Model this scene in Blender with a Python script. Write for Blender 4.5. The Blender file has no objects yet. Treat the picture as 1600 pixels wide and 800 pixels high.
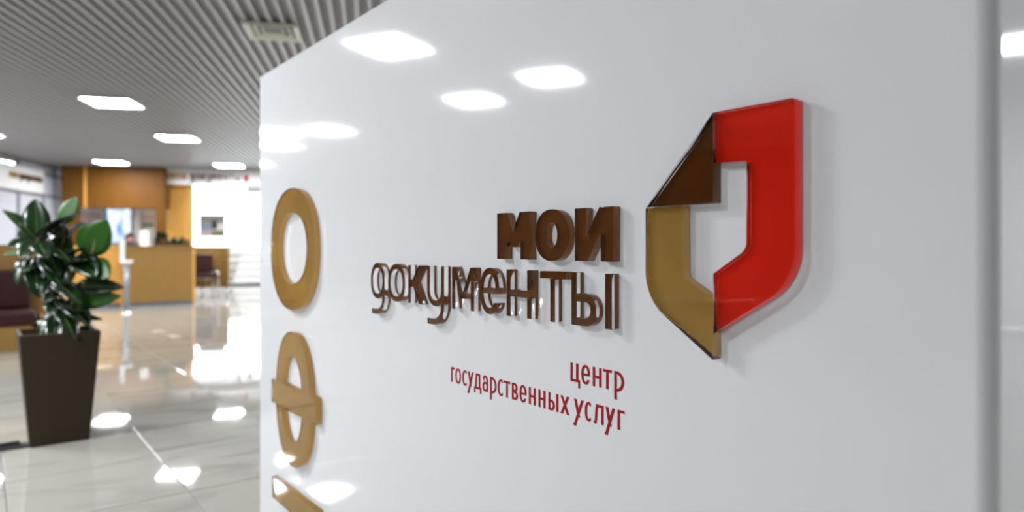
import bpy, bmesh, math, random
import numpy as np
from mathutils import Matrix, Vector

# ------------------------------------------------------------------ camera
F = 1067.0            # focal length in pixels of the 1600 px wide frame (24 mm on 36 mm)
CX, HY = 800.0, 384.0  # principal column, horizon row
EYE = 1.02
YAW = math.radians(11.65)   # the camera is turned this far to the right of the room's long axis
scn = bpy.context.scene
COL = scn.collection
cam_d = bpy.data.cameras.new('camera')
cam = bpy.data.objects.new('camera', cam_d)
COL.objects.link(cam)
cam.location = (0, 0, EYE)
cam.rotation_euler = (math.radians(90), 0, -YAW)
cam_d.sensor_width = 36.0
cam_d.lens = 36.0 * F / 1600.0
cam_d.shift_y = -(400.0 - HY) / 1600.0
cam_d.clip_start = 0.05
cam_d.dof.use_dof = True
cam_d.dof.focus_distance = 1.20
cam_d.dof.aperture_fstop = 2.4
scn.camera = cam

# ------------------------------------------------------------------ world (daylight outside the windows), exposure
w = bpy.data.worlds.new('daylight'); scn.world = w; w.use_nodes = True
bgn = w.node_tree.nodes['Background']
bgn.inputs[0].default_value = (0.93, 0.97, 1.0, 1); bgn.inputs[1].default_value = 2.6
vs = scn.view_settings
vs.view_transform = 'Standard'; vs.look = 'None'; vs.gamma = 1.0; vs.use_curve_mapping = False
vs.exposure = 2.05
cy = scn.cycles
cy.max_bounces = 20; cy.glossy_bounces = 14; cy.transmission_bounces = 16; cy.diffuse_bounces = 5   # light must find its way through the clear acrylic
LAMP = 21.0           # radiance of the ceiling light panels
CEIL = 2.85           # underside of the ceiling slats

# ------------------------------------------------------------------ helpers
random.seed(7)
SY, CY = math.sin(YAW), math.cos(YAW)
def c2w(X, Z):                      # camera-relative ground position (right, forward) -> world x, y
    return (CY * X + SY * Z, -SY * X + CY * Z)
def at(px, Z, py=None, h=None):     # world point seen in a given direction at forward distance Z
    X = (px - CX) / F * Z
    x, y = c2w(X, Z)
    if py is not None: h = EYE + (HY - py) / F * Z
    return Vector((x, y, h if h is not None else 0.0))

MATS = {}
def principled(name, color, rough=0.5, metal=0.0, **kw):
    m = bpy.data.materials.new(name); m.use_nodes = True
    b = m.node_tree.nodes['Principled BSDF']
    b.inputs['Base Color'].default_value = (*color, 1)
    b.inputs['Roughness'].default_value = rough
    b.inputs['Metallic'].default_value = metal
    for k, v in kw.items():
        b.inputs[k.replace('_', ' ')].default_value = v
    MATS[name] = m
    return m
def emitter(name, color, strength):
    m = bpy.data.materials.new(name); m.use_nodes = True
    nt = m.node_tree; nt.nodes.clear()
    o = nt.nodes.new('ShaderNodeOutputMaterial'); e = nt.nodes.new('ShaderNodeEmission')
    e.inputs[0].default_value = (*color, 1); e.inputs[1].default_value = strength
    nt.links.new(e.outputs[0], o.inputs[0])
    MATS[name] = m
    return m
def noise_color(m, c1, c2, scale=(1, 1, 1), nscale=5.0, detail=4.0, lo=0.35, hi=0.65, coord='Object', distortion=0.0, rand=0.0):
    nt = m.node_tree; b = nt.nodes['Principled BSDF']
    tc = nt.nodes.new('ShaderNodeTexCoord'); mp = nt.nodes.new('ShaderNodeMapping')
    mp.inputs['Scale'].default_value = scale
    nz = nt.nodes.new('ShaderNodeTexNoise'); nz.inputs['Scale'].default_value = nscale
    nz.inputs['Detail'].default_value = detail; nz.inputs['Distortion'].default_value = distortion
    cr = nt.nodes.new('ShaderNodeValToRGB')
    cr.color_ramp.elements[0].position = lo; cr.color_ramp.elements[0].color = (*c1, 1)
    cr.color_ramp.elements[1].position = hi; cr.color_ramp.elements[1].color = (*c2, 1)
    L = nt.links.new
    src = tc.outputs[coord]
    if rand:
        oi = nt.nodes.new('ShaderNodeObjectInfo'); ad = nt.nodes.new('ShaderNodeVectorMath'); ad.operation = 'ADD'
        ml = nt.nodes.new('ShaderNodeMath'); ml.operation = 'MULTIPLY'; ml.inputs[1].default_value = rand
        L(oi.outputs['Random'], ml.inputs[0]); L(src, ad.inputs[0]); L(ml.outputs[0], ad.inputs[1]); src = ad.outputs[0]
    L(src, mp.inputs[0]); L(mp.outputs[0], nz.inputs[0]); L(nz.outputs[0], cr.inputs[0]); L(cr.outputs[0], b.inputs['Base Color'])
    return m

def obj(name, data, mat=None, parent=None, matrix=None):
    o = bpy.data.objects.new(name, data); COL.objects.link(o)
    if mat is not None and data is not None and hasattr(data, 'materials') and len(data.materials) == 0:
        data.materials.append(MATS[mat] if isinstance(mat, str) else mat)
    if parent: o.parent = parent
    if matrix is not None: o.matrix_local = matrix
    return o
def tag(o, label=None, cat=None, group=None, kind=None):
    if label: o['label'] = label
    if cat: o['category'] = cat
    if group: o['group'] = group
    if kind: o['kind'] = kind
    return o
def empty(name, loc=(0, 0, 0), rz=0.0):
    o = bpy.data.objects.new(name, None); COL.objects.link(o)
    o.location = loc; o.rotation_euler = (0, 0, rz); o.empty_display_size = 0.1
    return o
def mesh_from(bm, name='mesh', smooth=False, recalc=True):
    if recalc: bmesh.ops.recalc_face_normals(bm, faces=bm.faces[:])
    me = bpy.data.meshes.new(name); bm.to_mesh(me); bm.free()
    if smooth:
        for p in me.polygons: p.use_smooth = True
    return me
def add_box(bm, x0, y0, z0, x1, y1, z1):
    vs_ = [bm.verts.new(p) for p in ((x0,y0,z0),(x1,y0,z0),(x1,y1,z0),(x0,y1,z0),(x0,y0,z1),(x1,y0,z1),(x1,y1,z1),(x0,y1,z1))]
    for f in ((0,3,2,1),(4,5,6,7),(0,1,5,4),(1,2,6,5),(2,3,7,6),(3,0,4,7)):
        bm.faces.new([vs_[i] for i in f])
    return vs_
def box(name, b, mat, parent=None, bevel=0.0, seg=2):
    bm = bmesh.new(); add_box(bm, *b)
    if bevel: bmesh.ops.bevel(bm, geom=bm.edges[:], offset=bevel, segments=seg, affect='EDGES', profile=0.5)
    return obj(name, mesh_from(bm, name), mat, parent)
def prism_mesh(pts, z0, z1, bevel=0.0, seg=2, name='prism'):
    bm = bmesh.new()
    a = [bm.verts.new((x, y, z0)) for x, y in pts]; b = [bm.verts.new((x, y, z1)) for x, y in pts]
    n = len(pts)
    bm.faces.new(list(reversed(a))); top = bm.faces.new(b)
    for i in range(n): bm.faces.new((a[i], a[(i+1) % n], b[(i+1) % n], b[i]))
    if bevel: bmesh.ops.bevel(bm, geom=list(top.edges), offset=bevel, segments=seg, affect='EDGES', profile=0.5)
    return mesh_from(bm, name)
def tube_mesh(pts, r, n=10, name='tube', r1=None, caps=True):
    bm = bmesh.new(); rings = []
    P = [Vector(p) for p in pts]
    for i, p in enumerate(P):
        t = (P[min(i+1, len(P)-1)] - P[max(i-1, 0)]).normalized()
        up = Vector((0, 0, 1)) if abs(t.z) < 0.9 else Vector((1, 0, 0))
        a = t.cross(up).normalized(); b = a.cross(t).normalized()
        rr = r if r1 is None else r + (r1 - r) * i / max(1, len(P) - 1)
        rings.append([bm.verts.new(p + (a * math.cos(2*math.pi*k/n) + b * math.sin(2*math.pi*k/n)) * rr) for k in range(n)])
    for i in range(len(rings) - 1):
        for k in range(n):
            f = bm.faces.new((rings[i][k], rings[i][(k+1) % n], rings[i+1][(k+1) % n], rings[i+1][k])); f.smooth = True
    if caps:
        bm.faces.new(rings[0]); bm.faces.new(list(reversed(rings[-1])))
    return mesh_from(bm, name)
def lathe_mesh(prof, n=24, name='lathe'):
    bm = bmesh.new(); rings = []
    for r, z in prof:
        rings.append([bm.verts.new((r*math.cos(2*math.pi*k/n), r*math.sin(2*math.pi*k/n), z)) for k in range(n)])
    for i in range(len(rings) - 1):
        for k in range(n):
            f = bm.faces.new((rings[i][k], rings[i][(k+1) % n], rings[i+1][(k+1) % n], rings[i+1][k])); f.smooth = True
    bm.faces.new(rings[0]); bm.faces.new(rings[-1])
    return mesh_from(bm, name)

# ------------------------------------------------------------------ materials
principled('white_gloss', (0.80, 0.80, 0.832), 0.06, Specular_IOR_Level=0.5)
principled('slat_grey', (0.37, 0.37, 0.385), 0.45)
principled('wall_dark', (0.075, 0.07, 0.068), 0.7)
principled('ceiling_dark', (0.30, 0.285, 0.30), 0.7)
principled('wall_white', (0.78, 0.78, 0.78), 0.6)
principled('white_paint', (0.82, 0.82, 0.82), 0.35)
principled('frame_grey', (0.30, 0.31, 0.34), 0.35, 0.4)
principled('chrome', (0.75, 0.76, 0.78), 0.12, 1.0)
principled('grout', (0.22, 0.215, 0.20), 0.7)
principled('leather', (0.034, 0.010, 0.008), 0.42, Specular_IOR_Level=0.25)
principled('black_plastic', (0.012, 0.012, 0.014), 0.4)
principled('planter_brown', (0.036, 0.025, 0.013), 0.5, Specular_IOR_Level=0.2)
principled('soil', (0.02, 0.014, 0.01), 0.95)
principled('stem', (0.10, 0.075, 0.03), 0.6)
principled('frosted_glass', (0.72, 0.73, 0.80), 0.35, Transmission_Weight=0.35)
principled('clear_glass', (1, 1, 1), 0.0, Transmission_Weight=1.0, IOR=1.05)
principled('vinyl_red', (0.34, 0.002, 0.008), 0.45, Specular_IOR_Level=0.25)
principled('vinyl_brown', (0.09, 0.032, 0.012), 0.4)
principled('vinyl_tan', (0.36, 0.21, 0.06), 0.4)
principled('film_brown', (0.165, 0.056, 0.013), 0.9, Specular_IOR_Level=0.0)
principled('film_gold', (0.52, 0.30, 0.078), 0.9, Specular_IOR_Level=0.0)
principled('film_red', (0.95, 0.028, 0.012), 0.9, Specular_IOR_Level=0.0)
principled('film_emblem_brown', (0.115, 0.037, 0.008), 0.9, Specular_IOR_Level=0.0)
principled('acrylic', (1, 1, 1), 0.0, Transmission_Weight=1.0, IOR=1.47)
principled('skin', (0.45, 0.20, 0.14), 0.5)
principled('hair', (0.035, 0.014, 0.010), 0.6)
principled('shirt', (0.03, 0.03, 0.04), 0.8)
principled('paper', (0.8, 0.8, 0.79), 0.6)
principled('paper_pink', (0.62, 0.47, 0.47), 0.6)
principled('paper_green', (0.20, 0.24, 0.13), 0.6)
principled('paper_blue', (0.25, 0.36, 0.50), 0.6)
emitter('lamp_glow', (0.94, 0.975, 1.0), LAMP)
m = emitter('bluish_glow', (0.42, 0.66, 1.0), 0.30)  # emission colour imitates the bluish brightness of a window
_nt = m.node_tree; _tc = _nt.nodes.new('ShaderNodeTexCoord'); _mp = _nt.nodes.new('ShaderNodeMapping'); _mp.inputs['Scale'].default_value = (7, 7, 1.6)
_nz = _nt.nodes.new('ShaderNodeTexNoise'); _nz.inputs['Scale'].default_value = 1.0; _cr = _nt.nodes.new('ShaderNodeValToRGB')
_cr.color_ramp.elements[0].position = .38; _cr.color_ramp.elements[0].color = (.09, .25, .72, 1); _cr.color_ramp.elements[1].position = .56; _cr.color_ramp.elements[1].color = (.85, .97, 1, 1)
_nt.links.new(_tc.outputs['Object'], _mp.inputs[0]); _nt.links.new(_mp.outputs[0], _nz.inputs[0]); _nt.links.new(_nz.outputs[0], _cr.inputs[0])
_nt.links.new(_cr.outputs[0], [n for n in _nt.nodes if n.type == 'EMISSION'][0].inputs[0])

m = principled('marble', (0.5, 0.49, 0.45), 0.032, Specular_IOR_Level=0.55)
noise_color(m, (0.27, 0.262, 0.235), (0.385, 0.37, 0.327), scale=(1, 2.6, 1), nscale=1.3, detail=6, lo=0.30, hi=0.50, distortion=1.2, rand=37.0)
m = principled('wood_tan', (0.36, 0.20, 0.06), 0.5, Specular_IOR_Level=0.3)
noise_color(m, (0.25, 0.137, 0.036), (0.29, 0.163, 0.046), scale=(14, 14, 0.8), nscale=3, lo=0.3, hi=0.7)
m = principled('wood_orange_lit', (0.5, 0.25, 0.05), 0.5, Specular_IOR_Level=0.3)  # counter wood with stronger lighting put into its colour
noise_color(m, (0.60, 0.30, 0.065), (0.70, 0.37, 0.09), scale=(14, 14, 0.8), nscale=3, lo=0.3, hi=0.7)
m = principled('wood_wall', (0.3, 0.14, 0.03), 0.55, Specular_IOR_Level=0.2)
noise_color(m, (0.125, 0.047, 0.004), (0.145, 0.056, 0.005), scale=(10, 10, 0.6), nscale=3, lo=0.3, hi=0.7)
m = principled('leaf', (0.02, 0.07, 0.015), 0.22, Specular_IOR_Level=0.6)
noise_color(m, (0.004, 0.013, 0.005), (0.011, 0.040, 0.007), nscale=2.5, lo=0.35, hi=0.7, rand=11.0)
principled('leaf_light', (0.020, 0.085, 0.006), 0.38, Specular_IOR_Level=0.35)
principled('leaf_rib', (0.10, 0.16, 0.03), 0.4)

# ------------------------------------------------------------------ room shell
XL, XR, YB, YN = -12.0, 10.0, 22.0, -6.0      # outer extents of the hall
GRID = math.radians(26.23)                     # tiles and furniture are turned by this against the slats

# floor: grout bed + polished tiles (each tile in view is a part)
floor = box('floor', (XL, YN, -0.15, XR, YB, -0.003), 'grout'); tag(floor, kind='structure')
EU = Vector((math.cos(GRID), math.sin(GRID))); EV = Vector((-math.sin(GRID), math.cos(GRID)))
T = 0.60
e0, s0 = 0.68, 3.06                            # one joint crossing
bm = bmesh.new(); h = T / 2 - 0.0022
add_box(bm, -h, -h, -0.012, h, h, 0.0)
top_e = [e for e in bm.edges if all(v.co.z > -0.001 for v in e.verts)]
bmesh.ops.bevel(bm, geom=top_e, offset=0.004, segments=3, affect='EDGES', profile=0.5)
tile_me = mesh_from(bm, 'tile'); tile_me.materials.append(MATS['marble'])
cand, rest = [], []
for i in range(-45, 46):
    for j in range(-45, 60):
        e = e0 + (i + 0.5) * T; s = s0 + (j + 0.5) * T
        p = EU * e + EV * s
        if not (XL + 0.45 < p.x < XR - 0.45 and YN + 0.45 < p.y < YB - 0.45): continue
        X = CY * p.x - SY * p.y; Z = SY * p.x + CY * p.y
        inview = Z > 1.8 and -60 < CX + F * X / Z < 450 and HY + F * EYE / Z < 900
        (cand if inview else rest).append((Z if inview else 99, p))
cand.sort(key=lambda t: t[0])
rest += cand[295:]; cand = cand[:295]
rng = random.Random(3)
for Z, p in cand:
    o = obj('tile', tile_me, parent=floor)
    o.matrix_local = Matrix.Translation((p.x, p.y, 0)) @ Matrix.Rotation(GRID, 4, 'Z') @ Matrix.Rotation(rng.uniform(-.0025, .0025), 4, 'X') @ Matrix.Rotation(rng.uniform(-.0025, .0025), 4, 'Y')
bm = bmesh.new()
for _, p in rest:
    vsq = add_box(bm, -h, -h, -0.012, h, h, 0.0)
    bmesh.ops.transform(bm, matrix=Matrix.Translation((p.x, p.y, 0)) @ Matrix.Rotation(GRID, 4, 'Z') @ Matrix.Rotation(rng.uniform(-.0025, .0025), 4, 'X') @ Matrix.Rotation(rng.uniform(-.0025, .0025), 4, 'Y'), verts=vsq)
tag(obj('tile_field', mesh_from(bm, 'tile_field'), 'marble', floor), kind='stuff')

# ceiling: dark backing with hanging light slats
ceiling = box('ceiling', (XL, YN, CEIL + 0.035, XR, YB, CEIL + 0.2), 'ceiling_dark'); tag(ceiling, kind='structure')
bm = bmesh.new(); add_box(bm, -0.018, YN, 0, 0.018, YB, 0.034)
slat_me = mesh_from(bm, 'slat'); slat_me.materials.append(MATS['slat_grey'])
k = 0
x = XL + 0.05
while x < XR:
    o = obj('slat', slat_me, parent=ceiling); o.location = (x, 0, CEIL); x += 0.0995; k += 1

def wall(name, b, mat='wall_white'):
    o = box(name, b, mat); tag(o, kind='structure'); return o
wall('wall_west', (XL - 0.15, YN, 0, XL, YB, CEIL + 0.035), 'wall_dark')
wall('wall_east', (XR, YN, 0, XR + 0.15, YB, CEIL + 0.035))
wall('wall_south', (XL, YN - 0.15, 0, XR, YN, CEIL + 0.035), 'wall_dark')

# back wall with a window opening, built around the opening
WB = 19.6
wx0, wx1, wz0, wz1 = -4.92, 0.6, 0.95, 2.72
bm = bmesh.new()
add_box(bm, XL, WB, 0, wx0, WB + 0.2, CEIL + 0.035)
add_box(bm, wx1, WB, 0, XR, WB + 0.2, CEIL + 0.035)
add_box(bm, wx0, WB, 0, wx1, WB + 0.2, wz0)
add_box(bm, wx0, WB, wz1, wx1, WB + 0.2, CEIL + 0.035)
tag(obj('wall_back', mesh_from(bm), 'wall_white'), kind='structure')
win = empty('window_1', ((wx0 + wx1) / 2, WB + 0.1, wz0)); tag(win, kind='structure')
hw = (wx1 - wx0) / 2; hh = wz1 - wz0
for nm, b in (('frame_rail', (-hw, -.04, 0, hw, .04, .06)), ('frame_rail', (-hw, -.04, hh - .06, hw, .04, hh))):
    box(nm, b, 'white_paint', win)
n_p = 4
for i in range(n_p + 1):
    xx = -hw + i * (2 * hw - 0.06) / n_p
    box('mullion', (xx, -.04, 0.06, xx + .06, .04, hh - .06), 'white_paint', win)
    if i < n_p: box('pane', (xx + .06, -.004, .06, xx + (2 * hw - 0.06) / n_p, .004, hh - .06), 'clear_glass', win)
box('window_sill', (-hw - .05, -.32, -.05, hw + .05, -.1, 0), 'white_paint', win)

# ------------------------------------------------------------------ ceiling light panels
def make_lamp(x, y, label, group='square ceiling light panels'):
    t = empty('ceiling_light', (x, y, CEIL - 0.022)); tag(t, label, 'ceiling light', group)
    L2 = 0.2975
    if not make_lamp.fr:
        bm = bmesh.new()
        for b in ((-L2, -L2, 0, L2, -L2 + .02, .022), (-L2, L2 - .02, 0, L2, L2, .022), (-L2, -L2 + .02, 0, -L2 + .02, L2 - .02, .022), (L2 - .02, -L2 + .02, 0, L2, L2 - .02, .022)):
            add_box(bm, *b)
        make_lamp.fr = mesh_from(bm, 'lamp_frame'); make_lamp.fr.materials.append(MATS['white_paint'])
        bm = bmesh.new(); add_box(bm, -L2 + .02, -L2 + .02, .006, L2 - .02, L2 - .02, .020)
        make_lamp.df = mesh_from(bm, 'lamp_diffuser')
        make_lamp.df.materials.append(MATS['lamp_glow']); make_lamp.df.materials.append(MATS['white_paint'])
        for q in make_lamp.df.polygons: q.material_index = 0 if q.normal.z < -.5 else 1     # only the underside is lit
    obj('frame', make_lamp.fr, parent=t); obj('diffuser', make_lamp.df, parent=t)
    return t
make_lamp.fr = None
seen = [
    (-3.22, 9.52, 'large bright square ceiling light nearest the camera, above the potted plant'),
    (-3.20, 12.45, 'square ceiling light between the nearest one and the white sign board'),
    (-5.55, 16.35, 'square ceiling light just in front of the orange bulkhead'),
    (-3.15, 16.45, 'square ceiling light above the white lettered fascia beside the sign board'),
    (-6.25, 12.55, 'square ceiling light cut by the left picture edge, upper one'),
    (-7.95, 16.70, 'square ceiling light seen through the glazed partition at far left'),
]
for a in seen: make_lamp(*a)
for x, y, lab in ((-3.66, 4.43, 'square ceiling light whose large reflection glows highest on the sign board'),
                  (-6.0, 4.85, 'square ceiling light reflected left of and above the short brown word'),
                  (-5.35, 3.55, 'square ceiling light reflected straight above the short brown word'),
                  (-6.95, 8.0, 'square ceiling light, upper of two reflected together above the gold ring letter'),
                  (-6.75, 8.95, 'square ceiling light, lower of two reflected together above the gold ring letter'),
                  (-7.75, 9.9, 'square ceiling light reflected at the left edge of the sign board'),
                  (7.28, 1.87, 'square ceiling light reflected on the narrow right end of the sign board')):
    make_lamp(x, y, lab)
oth = 'added square ceiling light overhead in the hall, unseen outside the picture'  # out-of-view lights added to brighten the hall and the sign board
for x, y in ((-9.6, 12.5), (-9.8, 16.7), (-0.6, 12.4), (-0.6, 16.4), (2.0, 12.4), (2.0, 16.4), (4.6, 9.5), (4.6, 14.4), (2.0, 8.3),
             (-3.1, 0.9), (-2.4, 3.0), (-3.4, -2.5), (2.7, 0.2), (4.8, 4.6), (7.4, 5.6)):
    make_lamp(x, y, oth)

# square air diffuser in the ceiling
vp = at(425.5, 0, h=0); Zv = F * (CEIL - EYE) / (HY - 47.5); vp = at(427, Zv)
vent = empty('air_vent', (vp.x, vp.y, CEIL - 0.03)); tag(vent, 'cream square ceiling air vent with dark opening above the sign board', 'air vent')
v2 = 0.222
for i, (a, zz, th) in enumerate(((v2, 0.0, .055), (v2 - .075, 0.012, .03), (v2 - .135, 0.018, .03))):
    bm = bmesh.new()
    o_ = [(-a, -a), (a, -a), (a, a), (-a, a)]; b_ = a - th
    i_ = [(-b_, -b_), (b_, -b_), (b_, b_), (-b_, b_)]
    V0 = [bm.verts.new((x, y, zz)) for x, y in o_]; V1 = [bm.verts.new((x, y, zz + .022)) for x, y in i_]; V2 = [bm.verts.new((x, y, zz + .028)) for x, y in o_]
    for q in range(4):
        bm.faces.new((V0[q], V0[(q+1) % 4], V1[(q+1) % 4], V1[q])); bm.faces.new((V0[q], V2[q], V2[(q+1) % 4], V0[(q+1) % 4]))
        bm.faces.new((V2[q], V1[q], V1[(q+1) % 4], V2[(q+1) % 4]))
    obj('vent_ring' if i else 'vent_frame', mesh_from(bm), principled('vent_cream', (0.72, 0.72, 0.62), 0.5) if i == 0 else MATS['vent_cream'], vent)
box('duct', (-v2 + .07, -v2 + .07, .0285, v2 - .07, v2 - .07, .030), 'black_plastic', vent)

# ------------------------------------------------------------------ the white sign board
VXP = -30.0
AP = math.atan2(CX - VXP, F)                      # board direction, left of the viewing axis
d_c = Vector((-math.sin(AP), math.cos(AP))); n_c = Vector((-math.cos(AP), -math.sin(AP)))
ZL = 2.5
PL = Vector(((406 - CX) / F * ZL, ZL)); D = -n_c.dot(PL)
def on_board(px, py, off=0.0):                     # picture direction -> (along board, height) on the plane off metres proud
    r = Vector(((px - CX) / F, 1.0)); z = -(D - off) / n_c.dot(r); P = r * z
    return ((P - PL).dot(-d_c), EYE + (HY - py) / F * z)
BL = on_board(1556, 400)[0]
BH = EYE + (HY - 120) / F * ZL
bx_, by_ = c2w(PL.x, PL.y)
ang = math.atan2(-d_c.y, -d_c.x) - YAW
MB = Matrix.Translation((bx_, by_, 0)) @ Matrix.Rotation(ang, 4, 'Z')
def arc(cx, cy, r, a0, a1, n=8):
    return [(cx + r*math.cos(math.radians(a0 + (a1-a0)*i/n)), cy + r*math.sin(math.radians(a0 + (a1-a0)*i/n))) for i in range(n+1)]
TH, R1, R2 = 0.55, 0.020, 0.004
plan = arc(R2, R2, R2, 270, 180, 3)[::-1] + arc(BL - R1, R1, R1, -90, 0, 12) + arc(BL - R2, TH - R2, R2, 0, 90, 3) + arc(R2, TH - R2, R2, 90, 180, 3)
board = obj('sign_board', prism_mesh(plan, 0.0, BH, bevel=0.004, seg=2, name='sign_board'), 'white_gloss', None, MB)
tag(board, 'large glossy white sign board with red lettering and rounded right corner', 'sign board')
for p in board.data.polygons: p.use_smooth = False

# ---- glyph outlines: implicit shapes, traced to polygons
class G:
    @staticmethod
    def box(x0, y0, x1, y1):
        return lambda X, Y: np.maximum(np.maximum(x0 - X, X - x1), np.maximum(y0 - Y, Y - y1))
    @staticmethod
    def para(xb, xt, hw, y0=0.0, y1=1.0):          # slanted stroke with level ends, hw = horizontal width
        def f(X, Y):
            c = xb + (xt - xb) * (Y - y0) / (y1 - y0)
            k = 1 / math.sqrt(1 + ((xt - xb) / (y1 - y0)) ** 2)
            return np.maximum((np.abs(X - c) - hw / 2) * k, np.maximum(y0 - Y, Y - y1))
        return f
    @staticmethod
    def ell(cx, cy, rx, ry, p=2.0):
        return lambda X, Y: ((np.abs((X - cx) / rx) ** p + np.abs((Y - cy) / ry) ** p) ** (1 / p) - 1) * min(rx, ry)
    @staticmethod
    def rbox(x0, y0, x1, y1, r):
        def f(X, Y):
            qx = np.abs(X - (x0 + x1) / 2) - (x1 - x0) / 2 + r; qy = np.abs(Y - (y0 + y1) / 2) - (y1 - y0) / 2 + r
            return np.hypot(np.maximum(qx, 0), np.maximum(qy, 0)) + np.minimum(np.maximum(qx, qy), 0) - r
        return f
    @staticmethod
    def U(*fs): return lambda X, Y: np.minimum.reduce([f(X, Y) for f in fs])
    @staticmethod
    def I(*fs): return lambda X, Y: np.maximum.reduce([f(X, Y) for f in fs])
    @staticmethod
    def S(a, *bs): return lambda X, Y: np.maximum.reduce([a(X, Y)] + [-b(X, Y) for b in bs])

def trace(f, bounds, step=0.012, tol=0.0022):
    x0, y0, x1, y1 = bounds
    xs = np.arange(x0 - 2.37 * step, x1 + 3 * step, step); ys = np.arange(y0 - 2.41 * step, y1 + 3 * step, step)
    X, Y = np.meshgrid(xs, ys, indexing='ij'); V = f(X, Y)
    V = np.where(np.abs(V) < 1e-7, 1e-7, V); ins = V < 0
    def ed(i, j, k): return (i, j, k)
    def pt(e):
        i, j, k = e
        if k == 0: a, b = V[i, j], V[i+1, j]; t = a / (a - b); return (xs[i] + t * step, ys[j])
        a, b = V[i, j], V[i, j+1]; t = a / (a - b); return (xs[i], ys[j] + t * step)
    nxt = {}
    act = (ins[:-1, :-1].astype(int) + ins[1:, :-1] + ins[1:, 1:] + ins[:-1, 1:])
    for i, j in zip(*np.where((act > 0) & (act < 4))):
        c = [ins[i, j], ins[i+1, j], ins[i+1, j+1], ins[i, j+1]]
        E = [(i, j, 0), (i+1, j, 1), (i, j+1, 0), (i, j, 1)]   # edges between corners 01,12,23,30
        starts = [q for q in range(4) if c[q] and not c[(q+1) % 4]]     # leaving the inside (ccw walk)
        ends = [q for q in range(4) if not c[q] and c[(q+1) % 4]]
        for q in starts:
            e = min(ends, key=lambda r: (r - q) % 4)
            nxt[E[q]] = E[e]
    loops = []
    while nxt:
        s = next(iter(nxt)); loop = []; c = s
        while c in nxt:
            loop.append(pt(c)); c = nxt.pop(c)
        if len(loop) > 5: loops.append(loop)
    def dp(P):
        if len(P) < 3: return P
        a, b = np.array(P[0]), np.array(P[-1]); Q = np.array(P[1:-1]); ab = b - a; l = np.hypot(*ab)
        dd = np.hypot(*(Q - a).T) if l < 1e-9 else np.abs(ab[0] * (Q[:, 1] - a[1]) - ab[1] * (Q[:, 0] - a[0])) / l
        k_ = int(dd.argmax())
        if dd[k_] < tol: return [P[0], P[-1]]
        return dp(P[:k_ + 2])[:-1] + dp(P[k_ + 1:])
    out = []
    for L in loops:
        A = np.array(L); far = int(np.hypot(*(A - A[0]).T).argmax())
        out.append(dp(L[:far + 1])[:-1] + dp(L[far:] + [L[0]])[:-1])
    return out

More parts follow.
